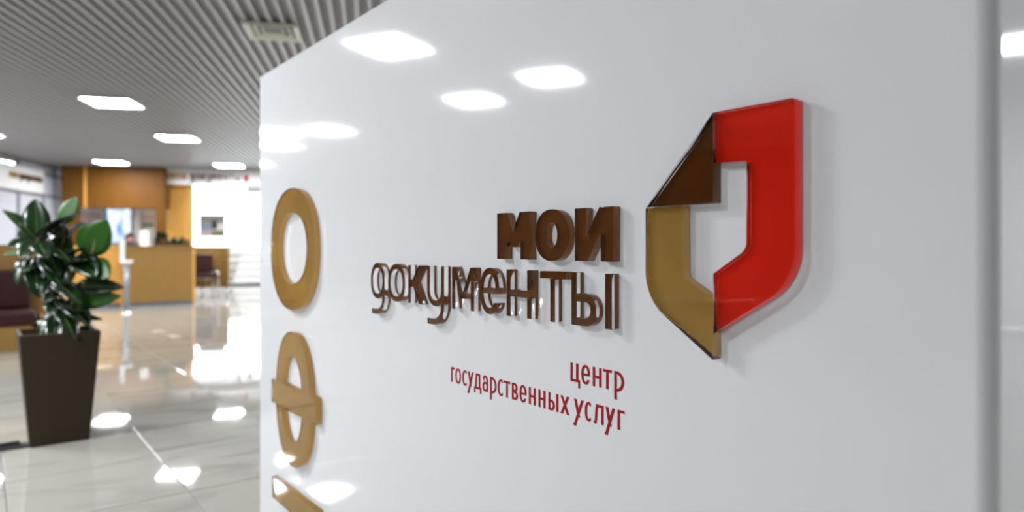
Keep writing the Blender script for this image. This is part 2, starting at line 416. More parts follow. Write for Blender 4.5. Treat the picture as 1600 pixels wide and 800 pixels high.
def glyph(ch, w, st, sh=None):
    sh = sh or st * 0.85
    b, p, U, S, I = G.box, G.para, G.U, G.S, G.I
    def ring(x0, y0, x1, y1, p_=2.2, s=st, t=sh):
        cx, cy, rx, ry = (x0+x1)/2, (y0+y1)/2, (x1-x0)/2, (y1-y0)/2
        return S(G.ell(cx, cy, rx, ry, p_), G.ell(cx, cy, rx - s, ry - t, p_))
    def bowl(x1, y0, y1):                    # right-hand bowl on a left stem
        r = (y1 - y0) * 0.48; r = min(r, x1 * 0.75)
        o = I(G.rbox(-2, y0, x1, y1, r), b(0, -1, 9, 2)); q = max(0.02, r - sh * 0.9)
        q = min(q, (y1 - y0 - 2 * sh) * 0.49)
        i = I(G.rbox(-2, y0 + sh, x1 - st, y1 - sh, q), b(st, -1, 9, 2))
        return S(o, i)
    def tail(x0, x1, yb):                    # hook under a right stem
        r = (x1 - x0) * 0.62
        o = G.rbox(x0 - 0.5 * (x1-x0), yb, x1, 1.4, r); i = G.rbox(x0 - .5 * (x1-x0), yb + sh, x1 - st, 1.6, max(.02, r - st))
        return I(S(o, i), b(x0, yb - .1, x1, 0.1), lambda X, Y: (Y - (yb + sh * 1.55) - (X - x0) * 2.2 ) )
    if ch == 'м':
        v = 0.26
        return U(b(0, 0, st, 1), b(w - st, 0, w, 1), I(U(p(w/2, st*.55, st*1.12, v, 1), p(w/2, w - st*.55, st*1.12, v, 1)), b(0, 0, w, 1)))
    if ch == 'и': return U(b(0, 0, st, 1), b(w - st, 0, w, 1), I(p(st*.55, w - st*.55, st*1.15), b(0, 0, w, 1)))
    if ch == 'о': return ring(0, -.015, w, 1.015)
    if ch == 'g':
        return U(ring(0, 0, w, 1.02), b(w - st, -.1, w, .8), tail(0.08 * w, w, -.44))
    if ch == 'u':
        r = w * 0.48
        body = I(S(G.rbox(0, 0, w, 2, r), G.rbox(st, sh, w - st, 2.2, max(.02, r - st))), b(0, -.1, w, 1))
        return U(body, b(w - st, -.1, w, 1), tail(0.02 * w, w, -.46))
    if ch == 'к':
        return U(b(0, 0, st, 1), p(st * .9, w - st * .62, st * 1.25, .42, 1), p(w - st * .60, st * 1.5, st * 1.3, 0, .62), b(0, .42, st * 1.5, .58))
    if ch == 'е':
        return U(S(ring(0, -.015, w, 1.015), b(w * .56, .25, w * 1.1, .45)), b(st * .6, .44, w - st * .45, .44 + sh * .85))
    if ch == 'с': return S(ring(0, -.015, w * 1.12, 1.015), b(w * .86, -1, w * 2, 2), I(b(w * .62, .2, w * 2, .8), G.ell(w * .56, .5, w * .6, .5 - sh * .9)))
    if ch == 'н': return U(b(0, 0, st, 1), b(w - st, 0, w, 1), b(0, .50 - sh * .5, w, .50 + sh * .5))
    if ch == 'т': return U(b(0, 1 - sh, w, 1), b(w/2 - st/2, 0, w/2 + st/2, 1))
    if ch == 'ь': return U(b(0, 0, st, 1), bowl(w, 0, .60))
    if ch == 'ы': return U(b(0, 0, st, 1), bowl(w * .66, 0, .60), b(w - st, 0, w, 1))
    if ch == 'ı': return b(0, 0, w, 1)
    if ch == 'в': return U(b(0, 0, st, 1), bowl(w * .92, .47, 1), bowl(w, 0, .54))
    if ch == 'р': return U(b(0, -.42, st, 1), bowl(w, -.01, 1.01))
    if ch == 'г': return U(b(0, 0, st, 1), b(0, 1 - sh, w, 1))
    if ch == 'ц': return U(b(0, 0, st, 1), b(w * .80 - st, 0, w * .80, 1), b(0, 0, w * .98, sh), b(w * .98 - st * .85, -.30, w * .98, sh))
    if ch == 'х': return I(U(p(st * .55, w - st * .55, st * 1.15), p(w - st * .55, st * .55, st * 1.15)), b(0, 0, w, 1))
    if ch == 'у': return U(I(p(w * .06, w - st * .5, st * 1.12, -.42, 1), b(-1, -.36, 9, 1)), p(w * .50, st * .52, st * 1.12, .06, 1), G.rbox(-w * .10, -.44, w * .24, -.44 + sh, sh * .35))
    if ch == 'л': return U(b(w - st, 0, w, 1), b(w * .28, 1 - sh, w, 1), p(w * .20, w * .33, st * .95, .10, 1), G.rbox(0, -.02, w * .28, sh, sh * .4))
    if ch == 'д': return U(b(0, 0, w, sh), b(0, -.26, st * .9, sh), b(w - st * .9, -.26, w, sh), b(w * .84 - st, 0, w * .84, 1), b(w * .30, 1 - sh, w * .84, 1), p(w * .22, w * .34, st * .95))
    if ch == 'а':
        arch = I(ring(w * .02, .2, w, 1.015), b(w * .10, .62, 9, 2)); arch = S(arch, b(-1, 0, w * .22, .74))
        return U(b(w - st, 0, w, .66), arch, I(ring(0, -.015, w * 1.06, .60, 2.4), b(0, -1, w, 1)))
    raise KeyError(ch)

def loops_mesh(loops, depth, bevel=0.0, offset=0.0, z0=0.0, name='letter'):
    cu = bpy.data.curves.new('outline', 'CURVE'); cu.dimensions = '2D'; cu.fill_mode = 'BOTH'
    cu.extrude = depth / 2 - bevel; cu.bevel_depth = bevel; cu.bevel_resolution = 1 if bevel else 0; cu.offset = offset - bevel
    for L in loops:
        sp = cu.splines.new('POLY'); sp.points.add(len(L) - 1)
        for q, (x, y) in zip(sp.points, L): q.co = (x, y, 0, 1)
        sp.use_cyclic_u = True
    t = bpy.data.objects.new('tmp', cu)
    me = bpy.data.meshes.new_from_object(t)
    bpy.data.objects.remove(t); bpy.data.curves.remove(cu)
    bm = bmesh.new(); bm.from_mesh(me); bpy.data.meshes.remove(me)
    bmesh.ops.remove_doubles(bm, verts=bm.verts[:], dist=1e-5)
    bmesh.ops.translate(bm, vec=(0, 0, z0 + depth / 2), verts=bm.verts[:])
    return mesh_from(bm, name)

TO_BOARD = Matrix.Rotation(math.radians(90), 4, 'X')
ACR = 0.016          # brown letters
GLD = 0.019          # gold letters and emblem
def acrylic_piece(name, loops, film, s, t, parent=None, thick=ACR):
    """clear acrylic block with a coloured backing film inside its rear face"""
    me = loops_mesh(loops, thick, bevel=0.0005, name=name)
    M = MB @ Matrix.Translation((s, -0.0006, t)) @ TO_BOARD
    o = obj(name, me, 'acrylic', parent, M if parent is None else Matrix.Translation((s, -0.0006, t)) @ TO_BOARD)
    obj('backing_film', loops_mesh(loops, 0.0006, offset=-0.0004, z0=0.0004, name='film'), film, o)
    return o

# brown words: (glyph, left px, right px on the front plane, stem px)
def word(row, top_r, base_r, st_m, sh_m, film, labels, group):
    K1 = 1090.0 * (D - ACR) / D / F
    t0 = EYE + base_r * K1; xh = (top_r - base_r) * K1
    for (ch, xa, xb), lab in zip(row, labels):
        sa = on_board(xa, 400, ACR)[0]; sb = on_board(xb, 400, ACR)[0]
        wd = (sb - sa) / xh
        f = glyph(ch, wd, st_m / xh, sh_m / xh)
        L = [[(x * xh, y * xh) for x, y in l] for l in trace(f, (-.15 * wd, -.5, wd, 1.05))]
        tag(acrylic_piece('acrylic_letter', L, film, sa, t0), lab, 'letter', group)
word([('м', 777, 828), ('о', 836.5, 887.5), ('и', 898, 958.3)], .0627, -.0255, 0.0275, 0.0235, 'film_brown',
     ['bold brown acrylic letter M, first of the short upper word', 'bold brown acrylic round letter O in the middle of the short upper word', 'bold brown acrylic letter like a mirrored N ending the short upper word'],
     'brown acrylic letters on the sign board')
word([('g', 579.6, 601.5), ('о', 606.6, 633.5), ('к', 638, 660.5), ('u', 667.5, 694.5), ('м', 706.5, 741.5), ('е', 750.3, 781),
      ('н', 791.6, 831), ('т', 844, 884.5), ('ь', 893, 932), ('ı', 945.4, 956.4)], -.0446, -.1332, 0.0136, 0.0132, 'film_brown',
     ['thin brown acrylic letter like g, leftmost of the long word', 'thin brown acrylic round letter O, second of the long word', 'thin brown acrylic letter K of the long word',
      'thin brown acrylic letter like y with hooked tail in the long word', 'thin brown acrylic letter M in the middle of the long word', 'thin brown acrylic letter e of the long word',
      'thin brown acrylic letter H of the long word', 'thin brown acrylic letter T of the long word', 'thin brown acrylic letter like b near the end of the long word', 'thin brown acrylic upright bar ending the long word'],
     'brown acrylic letters on the sign board')

# red vinyl lines, flat on the board
def vinyl(row, top_r, base_r):
    K1 = 1090.0 / F
    t0 = EYE + base_r * K1; xh = (top_r - base_r) * K1
    for ch, xa, xb in row:
        xa, xb = 690 + xa / 5, 690 + xb / 5
        sa = on_board(xa, 400)[0]; sb = on_board(xb, 400)[0]; wd = (sb - sa) / xh
        f = glyph(ch, wd, 0.168, 0.135)
        L = [[(x * xh, y * xh) for x, y in l] for l in trace(f, (-.2 * wd, -.5, wd, 1.05), 0.014)]
        obj('vinyl_letter', loops_mesh(L, 0.0004, name='vinyl'), 'vinyl_red', board, Matrix.Translation((sa, -0.0002, t0)) @ TO_BOARD)
vinyl([('ц', 1008, 1084), ('е', 1092, 1160), ('н', 1182, 1250), ('т', 1262, 1330), ('р', 1350, 1426)], -.1975, -.2288)
vinyl([('г', 75, 103), ('о', 108, 152), ('с', 163, 202), ('у', 207, 250), ('д', 255, 312), ('а', 320, 363), ('р', 380, 430), ('с', 440, 485), ('т', 487, 537),
       ('в', 550, 597), ('е', 610, 664), ('н', 683, 735), ('н', 758, 812), ('ы', 835, 912), ('х', 930, 998), ('у', 1037, 1110), ('с', 1120, 1174),
       ('л', 1190, 1266), ('у', 1283, 1355), ('г', 1375, 1430)], -.2572, -.2884)

# gold upright letters (a word turned to read upwards)
def px_ell(x0, x1, yt, yb, p=2.15, n=72, off=GLD):
    sa = on_board(x0, 0, off)[0]; sb = on_board(x1, 0, off)[0]
    K1 = 1090.0 * (D - off) / D / F; xm = (x0 + x1) / 2
    z_t = on_board(xm, yt, off)[1]; z_b = on_board(xm, yb, off)[1]
    return sa, sb, z_b, z_t
def ell_loop(sa, sb, zb, zt, p=2.2, n=72, rev=False):
    cx, cz, rx, rz = (sa + sb)/2, (zb + zt)/2, (sb - sa)/2, (zt - zb)/2
    L = []
    for i in range(n):
        a = 2 * math.pi * i / n; c, s = math.cos(a), math.sin(a)
        L.append((cx + rx * math.copysign(abs(c) ** (2/p), c), cz + rz * math.copysign(abs(s) ** (2/p), s)))
    return L[::-1] if rev else L
a, b_, zb, zt = px_ell(423.4, 491.5, 293.5, 485)
ha, hb, hzb, hzt = px_ell(434.5, 479, 332.5, 443)
O_STROKE = ((zt - hzt) + (hzb - zb)) / 2
sm = (a + b_) / 2
tag(acrylic_piece('acrylic_letter', [[(x - a, y - zb) for x, y in ell_loop(a, b_, zb, zt)], [(x - a, y - zb) for x, y in ell_loop(ha, hb, hzb, hzt, rev=True)]], 'film_gold', a, zb, thick=GLD),
    'tall gold acrylic ring letter O at the top of the upright word', 'letter', 'gold acrylic letters on the sign board')
# letter F (cyrillic) turned: oval with a level bar through it
pa, pb, pzb, pzt = px_ell(431, 484.5, 519, 729.5)
qa, qb, qzb, qzt = px_ell(440.5, 471.5, 556, 692)
ba = on_board(424.4, 591, GLD); bb = on_board(424.4, 627.5, GLD); bxr = on_board(493.7, 0, GLD)[0]
fphi = G.U(G.S(G.ell((pa+pb)/2 - pa, (pzb+pzt)/2 - pzb, (pb-pa)/2, (pzt-pzb)/2, 2.2), G.ell((qa+qb)/2 - pa, (qzb+qzt)/2 - pzb, (qb-qa)/2, (qzt-qzb)/2, 2.2)),
           G.box(ba[0] - pa, bb[1] - pzb, bxr - pa, ba[1] - pzb))
tag(acrylic_piece('acrylic_letter', trace(fphi, (ba[0] - pa - .01, -.01, bxr - pa + .01, pzt - pzb + .01), 0.004, 0.0006), 'film_gold', pa, pzb, thick=GLD),
    'tall gold acrylic oval letter crossed by a level bar, below the ring letter', 'letter', 'gold acrylic letters on the sign board')
na = on_board(425.5, 743.5, GLD); nb = on_board(425.5, 776, GLD); nxr = on_board(495.5, 0, GLD)[0]
bar = na[1] - nb[1]; nh = 0.36; nw = nxr - na[0]
fen = G.U(G.box(0, nh - bar, nw, nh), G.box(0, 0, nw, bar), G.box(nw * .5 - bar * .5, 0, nw * .5 + bar * .5, nh))
tag(acrylic_piece('acrylic_letter', trace(fen, (-.01, -.01, nw + .01, nh + .01), 0.004, 0.0006), 'film_gold', na[0], na[1] - nh, thick=GLD),
    'gold acrylic bar letter cut off by the bottom picture edge', 'letter', 'gold acrylic letters on the sign board')

# the folded emblem: three acrylic segments
def fillet(pts):
    """pts: (x, y, r); replaces corners by arcs of radius r"""
    out = []; n = len(pts)
    for i, (x, y, r) in enumerate(pts):
        if r <= 0: out.append((x, y)); continue
        P = Vector((x, y)); A = Vector(pts[i-1][:2]); B = Vector(pts[(i+1) % n][:2])
        u = (A - P).normalized(); v = (B - P).normalized()
        half = u.angle(v) / 2; dist = r / math.tan(half)
        C = P + (u + v).normalized() * (r / math.sin(half))
        p0 = P + u * dist; p1 = P + v * dist
        a0 = math.atan2(*(p0 - C).yx); a1 = math.atan2(*(p1 - C).yx)
        da = (a1 - a0 + math.pi) % (2 * math.pi) - math.pi
        for k_ in range(15):
            a = a0 + da * k_ / 14; out.append((C.x + r * math.cos(a), C.y + r * math.sin(a)))
    return out
emb = empty('emblem'); emb.matrix_world = MB @ Matrix.Translation((on_board(1115, 400, GLD)[0], 0, EYE - 0.18))
ex, ez = on_board(1115, 400, GLD)[0], EYE - 0.18
tag(emb, 'folded acrylic emblem of brown, gold and red segments on the sign board', 'emblem')
def seg(film, pts):
    L = fillet([(on_board(x, y, GLD)[0] - ex, on_board(x, y, GLD)[1] - ez, r) for x, y, r in pts])
    A = sum(L[i-1][0] * L[i][1] - L[i][0] * L[i-1][1] for i in range(len(L)))
    if A < 0: L = L[::-1]
    return acrylic_piece('segment', [L], film, 0, 0, emb, GLD)
SX = 1114.2
seg('film_emblem_brown', [(SX - .4, 176, 0), (SX - .4, 316.6, 0), (1009, 324.3, 0)])
seg('film_gold', [(1009, 325.3, 0), (1065.5, 321.2, 0), (1065.5, 432.0, .012), (SX - .4, 467.5, 0), (SX - .4, 562.5, 0), (1009, 466.5, .075)])
seg('film_red', [(SX + .4, 175.8, 0), (1242, 152.2, .004), (1242, 441, .075), (SX + .4, 521.5, 0), (SX + .4, 427.5, 0), (1166, 389.5, .018), (1166, 251.5, 0), (SX + .4, 254.8, 0)])

# ------------------------------------------------------------------ potted rubber plant
PZ = 3.50
pc = at(91, PZ + 0.12)
ORI = GRID
pot = empty('potted_plant', (pc.x, pc.y, 0), ORI)
tag(pot, 'dark green broad-leaved potted plant in a tall tapered brown planter', 'potted plant')
def frustum(b0, b1, z0, z1, hollow=0.0):
    bm = bmesh.new()
    q0 = [bm.verts.new((sx * b0, sy * b0, z0)) for sx, sy in ((-1,-1),(1,-1),(1,1),(-1,1))]
    q1 = [bm.verts.new((sx * b1, sy * b1, z1)) for sx, sy in ((-1,-1),(1,-1),(1,1),(-1,1))]
    bm.faces.new(q0[::-1])
    for i in range(4): bm.faces.new((q0[i], q0[(i+1) % 4], q1[(i+1) % 4], q1[i]))
    if hollow:
        q2 = [bm.verts.new((sx * (b1 - hollow), sy * (b1 - hollow), z1)) for sx, sy in ((-1,-1),(1,-1),(1,1),(-1,1))]
        q3 = [bm.verts.new((sx * (b1 - hollow) * .95, sy * (b1 - hollow) * .95, z1 - .12)) for sx, sy in ((-1,-1),(1,-1),(1,1),(-1,1))]
        for i in range(4):
            bm.faces.new((q1[i], q1[(i+1) % 4], q2[(i+1) % 4], q2[i])); bm.faces.new((q2[i], q2[(i+1) % 4], q3[(i+1) % 4], q3[i]))
        bm.faces.new(q3)
    else: bm.faces.new(q1)
    bmesh.ops.bevel(bm, geom=bm.edges[:], offset=0.004, segments=1, affect='EDGES')
    return mesh_from(bm)
PH = 0.575
obj('planter', frustum(0.128, 0.176, 0.0, PH, 0.016), 'planter_brown', pot)
obj('soil', frustum(0.150, 0.152, PH - .08, PH - .035), 'soil', pot)
# leaf prototype: x along the midrib 0..1, y half width 0.5
def leaf_mesh(fold=0.25, droop=0.18):
    bm = bmesh.new(); n = 12; rows = []
    for i in range(n + 1):
        t = i / n
        wd = 0.5 * (math.sin(math.pi * min(1, t * 0.98 + 0.02) ** 0.85) ** 0.75)
        if i == n: wd = 0.0
        z = -droop * t * t
        rows.append([bm.verts.new((t, y * wd, z + fold * abs(y) * wd * .9 - .10 * (y*wd)**2)) for y in (-1, -.5, 0, .5, 1)])
    for i in range(n):
        for k_ in range(4):
            f = bm.faces.new((rows[i][k_], rows[i+1][k_], rows[i+1][k_+1], rows[i][k_+1])); f.smooth = True
    bmesh.ops.remove_doubles(bm, verts=bm.verts[:], dist=1e-4)
    ret = bmesh.ops.solidify(bm, geom=bm.faces[:], thickness=0.008)
    return mesh_from(bm, 'leaf', smooth=True, recalc=True)
leaf_dark = leaf_mesh(); leaf_dark.materials.append(MATS['leaf'])
leaf_lite = leaf_mesh(.12, .10); leaf_lite.materials.append(MATS['leaf_light'])
rib_me = tube_mesh([(0, 0, 0.012), (.33, 0, -.005), (.66, 0, -.06), (.97, 0, -.15)], .014, 6, 'rib', .005); rib_me.materials.append(MATS['leaf_rib'])
Minv = pot.matrix_basis.inverted() if False else (Matrix.Translation((pc.x, pc.y, 0)) @ Matrix.Rotation(ORI, 4, 'Z')).inverted()
def leaf(bx, by, bd, tx, ty, td, width, roll=0.0, lite=False):
    A = at(bx, PZ + .1 + bd, py=by); B = at(tx, PZ + .1 + td, py=ty)
    xa = (B - A); L = xa.length; xa.normalize()
    view = Vector((0, 0, EYE)) - A; view.normalize()
    up = (view * 0.5 + Vector((0, 0, 1)) * .7)
    za = (up - xa * up.dot(xa)).normalized(); ya = za.cross(xa)
    R = Matrix((xa, ya, za)).transposed().to_4x4() @ Matrix.Rotation(math.radians(roll), 4, 'X')
    M = Minv @ Matrix.Translation(A) @ R @ Matrix.Diagonal((L, width * 1.12, L * .8, 1))
    o = obj('leaf', leaf_lite if lite else leaf_dark, parent=pot, matrix=M)
    obj('midrib', rib_me, parent=o)
stems = [
    [(88, 533, 0), (84, 470, 0), (72, 410, 0), (58, 372, .0)],
    [(95, 533, .03), (96, 460, .03), (98, 400, .03), (100, 345, .02)],
    [(90, 533, -.03), (110, 480, -.02), (135, 440, 0), (150, 370, 0)],
    [(82, 533, .02), (78, 500, .03), (70, 450, .04), (48, 400, .05)],
]
for s in stems:
    P = [Minv @ at(x, PZ + .1 + dz, py=y) for x, y, dz in s]
    # start inside the soil
    P = [Vector((P[0].x * .5, P[0].y * .5, PH - .06))] + P
    obj('stem', tube_mesh(P, .0095, 8, 'stem', .005), 'stem', pot)
leaves = [
    (56, 374, 0, 10, 322, -.04, .115, 25), (58, 372, .02, 55, 308, .06, .115, 0), (62, 374, 0, 120, 322, -.05, .12, -30),
    (98, 350, .03, 118, 306, .06, .09, 0, True), (60, 376, -.03, 30, 398, -.16, .10, 0), (60, 378, -.02, 72, 396, -.17, .10, 5), (56, 380, 0, 12, 380, -.12, .09, 0),
    (50, 400, .02, 20, 440, -.06, .13, 35), (52, 402, .0, 60, 462, -.09, .12, 10), (40, 392, .08, 4, 394, .10, .07, 0, True),
    (96, 392, .02, 75, 430, -.10, .09, -10), (100, 372, .02, 74, 344, .02, .10, 10), (99, 370, .05, 90, 408, -.08, .10, 0),
    (132, 398, 0, 166, 344, -.02, .155, 38, True), (136, 408, 0, 168, 432, -.08, .12, 25, True), (118, 400, .03, 146, 424, -.12, .13, 20),
    (98, 412, .03, 134, 376, -.08, .07, -10), (100, 428, .02, 134, 396, -.10, .085, -25),
    (118, 448, 0, 188, 446, -.03, .085, 40), (116, 474, -.01, 186, 462, -.03, .085, 50, True),
    (84, 440, 0, 128, 466, -.13, .115, -10), (88, 432, .02, 58, 444, -.12, .08, 10), (92, 470, .02, 142, 500, -.10, .12, -15), (90, 480, 0, 120, 520, -.12, .10, -20),
    (86, 488, 0, 60, 534, -.10, .09, 20), (88, 492, 0, 84, 536, -.14, .10, 0), (96, 466, .04, 74, 486, -.09, .09, 10), (98, 500, .04, 160, 494, .10, .06, 0),
    (94, 440, .06, 118, 424, .1, .08, 0, True), (80, 430, .08, 100, 462, .12, .1, 0, True),
    (70, 400, -.02, 96, 440, -.14, .12, -15), (74, 420, .03, 48, 430, .0, .12, 15), (84, 384, .0, 110, 402, -.1, .11, -10), (80, 395, .06, 108, 360, .10, .12, 0),
    (66, 388, .05, 34, 352, .10, .13, 0), (94, 450, .03, 66, 470, -.04, .11, 15), (90, 462, .05, 112, 440, .0, .11, -10), (100, 486, .02, 132, 478, -.08, .10, -10),
    (92, 500, .03, 108, 532, -.08, .10, 0), (82, 500, .04, 66, 512, -.02, .11, 10), (72, 388, .0, 92, 424, -.12, .11, 0), (60, 410, .02, 34, 420, -.1, .12, 20),
    (112, 470, .03, 132, 452, -.04, .10, 0), (94, 376, .06, 128, 345, .04, .12, -10), (102, 520, .0, 128, 528, -.08, .07, 0), (80, 520, .0, 58, 528, -.06, .07, 0),
]
for a in leaves: leaf(*a)

# flat black strip with a small hump on the floor left of the planter
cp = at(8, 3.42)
cc = empty('floor_black_strip', (cp.x, cp.y, 0), GRID + .05)
tag(cc, 'flat black strip lying on the tiles left of the planter', 'cable cover')
obj('strip_body', prism_mesh([(-.5, -.035), (.145, -.035), (.145, .035), (-.5, .035)], 0, .016, bevel=.008, seg=1), 'black_plastic', cc)
obj('strip_hump', prism_mesh([(-.03, -.02), (.06, -.02), (.06, .02), (-.03, .02)], .0165, .035, bevel=.008, seg=2), 'black_plastic', cc)

# ------------------------------------------------------------------ bench in its wooden booth (left edge)
BZ = 6.68
bp = at(62, BZ + .1)
bench = empty('upholstered_bench', (bp.x, bp.y, 0), GRID)
tag(bench, 'dark brown leather bench on a wooden base behind the potted plant', 'bench')
box('base', (-2.0, 0.0, 0.0, -0.06, .55, .235), 'wood_tan', bench, .004)
box('seat_cushion', (-2.0, -.03, .2355, -0.03, .50, .375), 'leather', bench, .03, 3)
for i in range(3): box('back_cushion', (-2.0 + i * .65, .46, .377, -2.0 + i * .65 + .645, .60, .77), 'leather', bench, .03, 3)
booth = empty('booth_partition', (bp.x, bp.y, 0), GRID)
tag(booth, 'low tan wooden booth partition behind the leather bench', 'partition')
box('back_panel', (-2.3, .63, 0, .10, .67, 1.03), 'wood_tan', booth, .003)
box('end_panel', (.02, .10, 0, .06, .6295, .30), 'wood_tan', booth, .003)

# ------------------------------------------------------------------ reception counters
def counter(px, Z, L, label, mat, h=1.02, depth=.62):
    p = at(px, Z)
    t = empty('reception_counter', (p.x, p.y, 0), GRID); tag(t, label, 'counter', 'wooden reception counters')
    box('plinth', (.03, .06, 0, L - .03, depth - .05, .075), 'frame_grey', t)
    box('front_panel', (0, 0, .075, L - .045, .03, h - .03), mat, t, .002)
    box('end_panel', (L - .044, 0, .03, L, depth, h - .03), 'wood_orange_lit', t, .002)  # lit end edge, its light given by the paler wood colour
    box('end_panel', (.0, .031, .075, .03, depth, h - .03), mat, t, .002)
    box('worktop', (-.01, -.012, h - .0295, L + .01, depth + .02, h), mat, t, .003)
    box('inner_desk', (.031, .20, .70, L - .045, depth - .01, .73), mat, t)
    return t
counter(197, 11.25, 1.06, 'tan wooden reception counter with plants on top, in the middle of the hall', 'wood_tan')
counter(89.5, 10.78, .915, 'orange wooden counter with brighter light in its colour, half hidden behind the potted plant', 'wood_orange_lit')

# booth with a chair
p = at(288, 13.1)
b2 = empty('booth_partition', (p.x, p.y, 0), GRID); tag(b2, 'raised tan wooden booth partition with curved end beside the white window', 'partition')
obj('curved_panel', prism_mesh([(-.1, .42), (-.1, .38)] + [(.42 + .34 * math.sin(a * math.pi / 16), .04 + .34 * math.cos(a * math.pi / 16)) for a in range(9)] + [(.76, -.10), (.80, -.10)]
    + [(.42 + .38 * math.sin(a * math.pi / 16), .04 + .38 * math.cos(a * math.pi / 16)) for a in range(8, -1, -1)], .19, .99), 'wood_tan', b2)
for x, y in ((-.05, .40), (.42, .40), (.78, -.04)):
    o = obj('foot', lathe_mesh([(.022, 0), (.022, .189)], 10), 'chrome', b2); o.location = (x, y, 0)
p = at(301, 12.95)
ch = empty('armchair', (p.x, p.y, 0), GRID); tag(ch, 'dark leather armchair with pale metal frame in the small booth', 'chair')
box('seat', (-.02, .0, .40, .44, .42, .50), 'leather', ch, .02)
box('backrest', (-.02, .30, .505, .44, .38, .86), 'leather', ch, .02)
for sx in (-.05, .46):
    obj('arm_frame', tube_mesh([(sx, .02, .0), (sx, .0, .50), (sx, .03, .545), (sx, .36, .545)], .016, 8), 'chrome', ch)
    obj('leg', tube_mesh([(sx, .38, 0), (sx, .36, .545)], .014, 8), 'chrome', ch)
obj('crossbar', tube_mesh([(-.05, .2, .385), (.46, .2, .385)], .012, 8), 'chrome', ch)

# hand sanitiser post between the counters
p = at(197.5, 10.3)
sp = empty('sanitiser_stand', (p.x, p.y, 0), GRID); tag(sp, 'white dispenser stand with round tray beside the reception counter', 'stand')
obj('base', lathe_mesh([(.085, 0), (.085, .012), (.05, .03), (.035, .035)]), 'chrome', sp)
obj('pole', lathe_mesh([(.038, .035), (.038, .74)], 16), 'frame_grey', sp)
obj('tray', lathe_mesh([(.045, .741), (.088, .765), (.09, .80), (.082, .80), (.078, .775)]), 'white_paint', sp)
box('dispenser', (-.075, .03, .805, -.015, .09, 1.07), 'white_paint', sp, .012)
box('bracket', (-.07, .05, .7755, -.03, .08, .8049), 'white_paint', sp)

# white stepped shelf below the window
p = at(357, 17.6)
sh_ = empty('shelf_unit', (p.x, p.y, 0), math.radians(6)); tag(sh_, 'white low shelf unit with stacked level boards below the bright window', 'shelf')
box('carcass', (0, .30, .06, 1.9, .55, .98), 'white_paint', sh_)
box('plinth', (.02, .06, 0, 1.88, .5, .0595), 'frame_grey', sh_)
for i in range(5):
    z = .0605 + i * .185
    box('shelf_board', (0, .045 * i, z, 1.9, .2995, z + .03), 'white_paint', sh_, .003)
    box('brochure', (.12 + .05 * i, .045 * i + .02, z + .0305, .80, .25, z + .165), 'paper', sh_)
    box('brochure', (.85 - .03 * i, .045 * i + .03, z + .0305, 1.75, .25, z + .16), 'paper', sh_)

# ------------------------------------------------------------------ back office: orange bulkhead, fascia, wood panel
def slab(name, px0, px1, Z, y_top, y_bot, th, mat, parent=None, rz=0.0, label=None, cat=None):
    a = at(px0, Z); b = at(px1, Z)
    L = (px1 - px0) / F * Z / CY
    zt = EYE + (HY - y_top) / F * Z; zb = EYE + (HY - y_bot) / F * Z
    return a, L, zb, zt
WF = 17.35                                    # front of the office wall
def x_at(px, y):                              # world x where a picture column meets the plane world-y = y
    t = (px - CX) / F
    # X = t Z ; x = CY X + SY Z ; y = -SY X + CY Z
    Z = y / (CY - SY * t); return (CY * t + SY) * Z, Z
def z_at(px, py, y):
    return EYE + (HY - py) / F * x_at(px, y)[1]
def plane_box(name, px0, px1, py_t, py_b, y, th, mat, parent=None, bevel=0.0, zt=None, zb=None):
    x0 = x_at(px0, y)[0]; x1 = x_at(px1, y)[0]; pm = (px0 + px1) / 2
    t = z_at(pm, py_t, y) if zt is None else zt; b = z_at(pm, py_b, y) if zb is None else zb
    return box(name, (x0, y, b, x1, y + th, min(t, CEIL - .002)), mat, parent, bevel)
bulk = empty('trim_1'); tag(bulk, kind='structure')
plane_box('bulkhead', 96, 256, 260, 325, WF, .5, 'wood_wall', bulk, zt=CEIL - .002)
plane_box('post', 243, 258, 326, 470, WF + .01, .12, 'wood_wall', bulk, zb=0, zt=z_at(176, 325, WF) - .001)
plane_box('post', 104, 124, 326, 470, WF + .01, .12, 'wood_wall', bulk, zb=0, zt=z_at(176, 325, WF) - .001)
plane_box('joint_strip', 131, 135, 262, 325, WF - .012, .0115, 'wood_orange_lit', bulk, zt=CEIL - .003)
plane_box('side_panel', 259, 301, 290, 470, WF + .6, .06, 'wood_orange_lit', bulk, zb=0, zt=z_at(280, 283, WF))  # light falling on this panel is put into the wood colour
# office back wall, just behind the opening
plane_box('back_board', 60, 262, 300, 470, WF + 1.3, .05, 'wall_white', bulk, zb=0, zt=2.5)
# things on that wall
y_w = WF + 1.25
gpan = empty('glow_panel', (x_at(184, y_w)[0], y_w, 1.2)); tag(gpan, 'glowing blue and white panel standing in for a window behind the reception counter', 'glow panel')  # emissive panel added in place of a bright bluish window
def rel(o, ch):
    ch.parent = o; ch.matrix_parent_inverse = Matrix.Translation(-o.location); return ch
rel(gpan, plane_box('panel_rim', 164, 206.5, 324, 381, y_w, .045, 'black_plastic'))
rel(gpan, plane_box('glow_sheet', 166, 204.5, 326, 379, y_w - .006, .005, 'bluish_glow'))
pst = empty('poster', (x_at(232, y_w)[0], y_w, 1.2)); tag(pst, 'white poster with pink and green bands right of the glowing panel', 'poster')
for nm, y0, y1, mt in (('sheet', 328, 392, 'paper'), ('pink_band', 336, 346, 'paper_pink'), ('green_band', 348, 355, 'paper_green')):
    rel(pst, plane_box(nm, 222, 241, y0, y1, y_w + (.04 if nm == 'sheet' else .035), .004, mt))
pst2 = plane_box('poster', 127, 158, 332, 352, y_w + .04, .004, 'paper_pink'); tag(pst2, 'pale pink notice behind the top of the potted plant', 'poster')
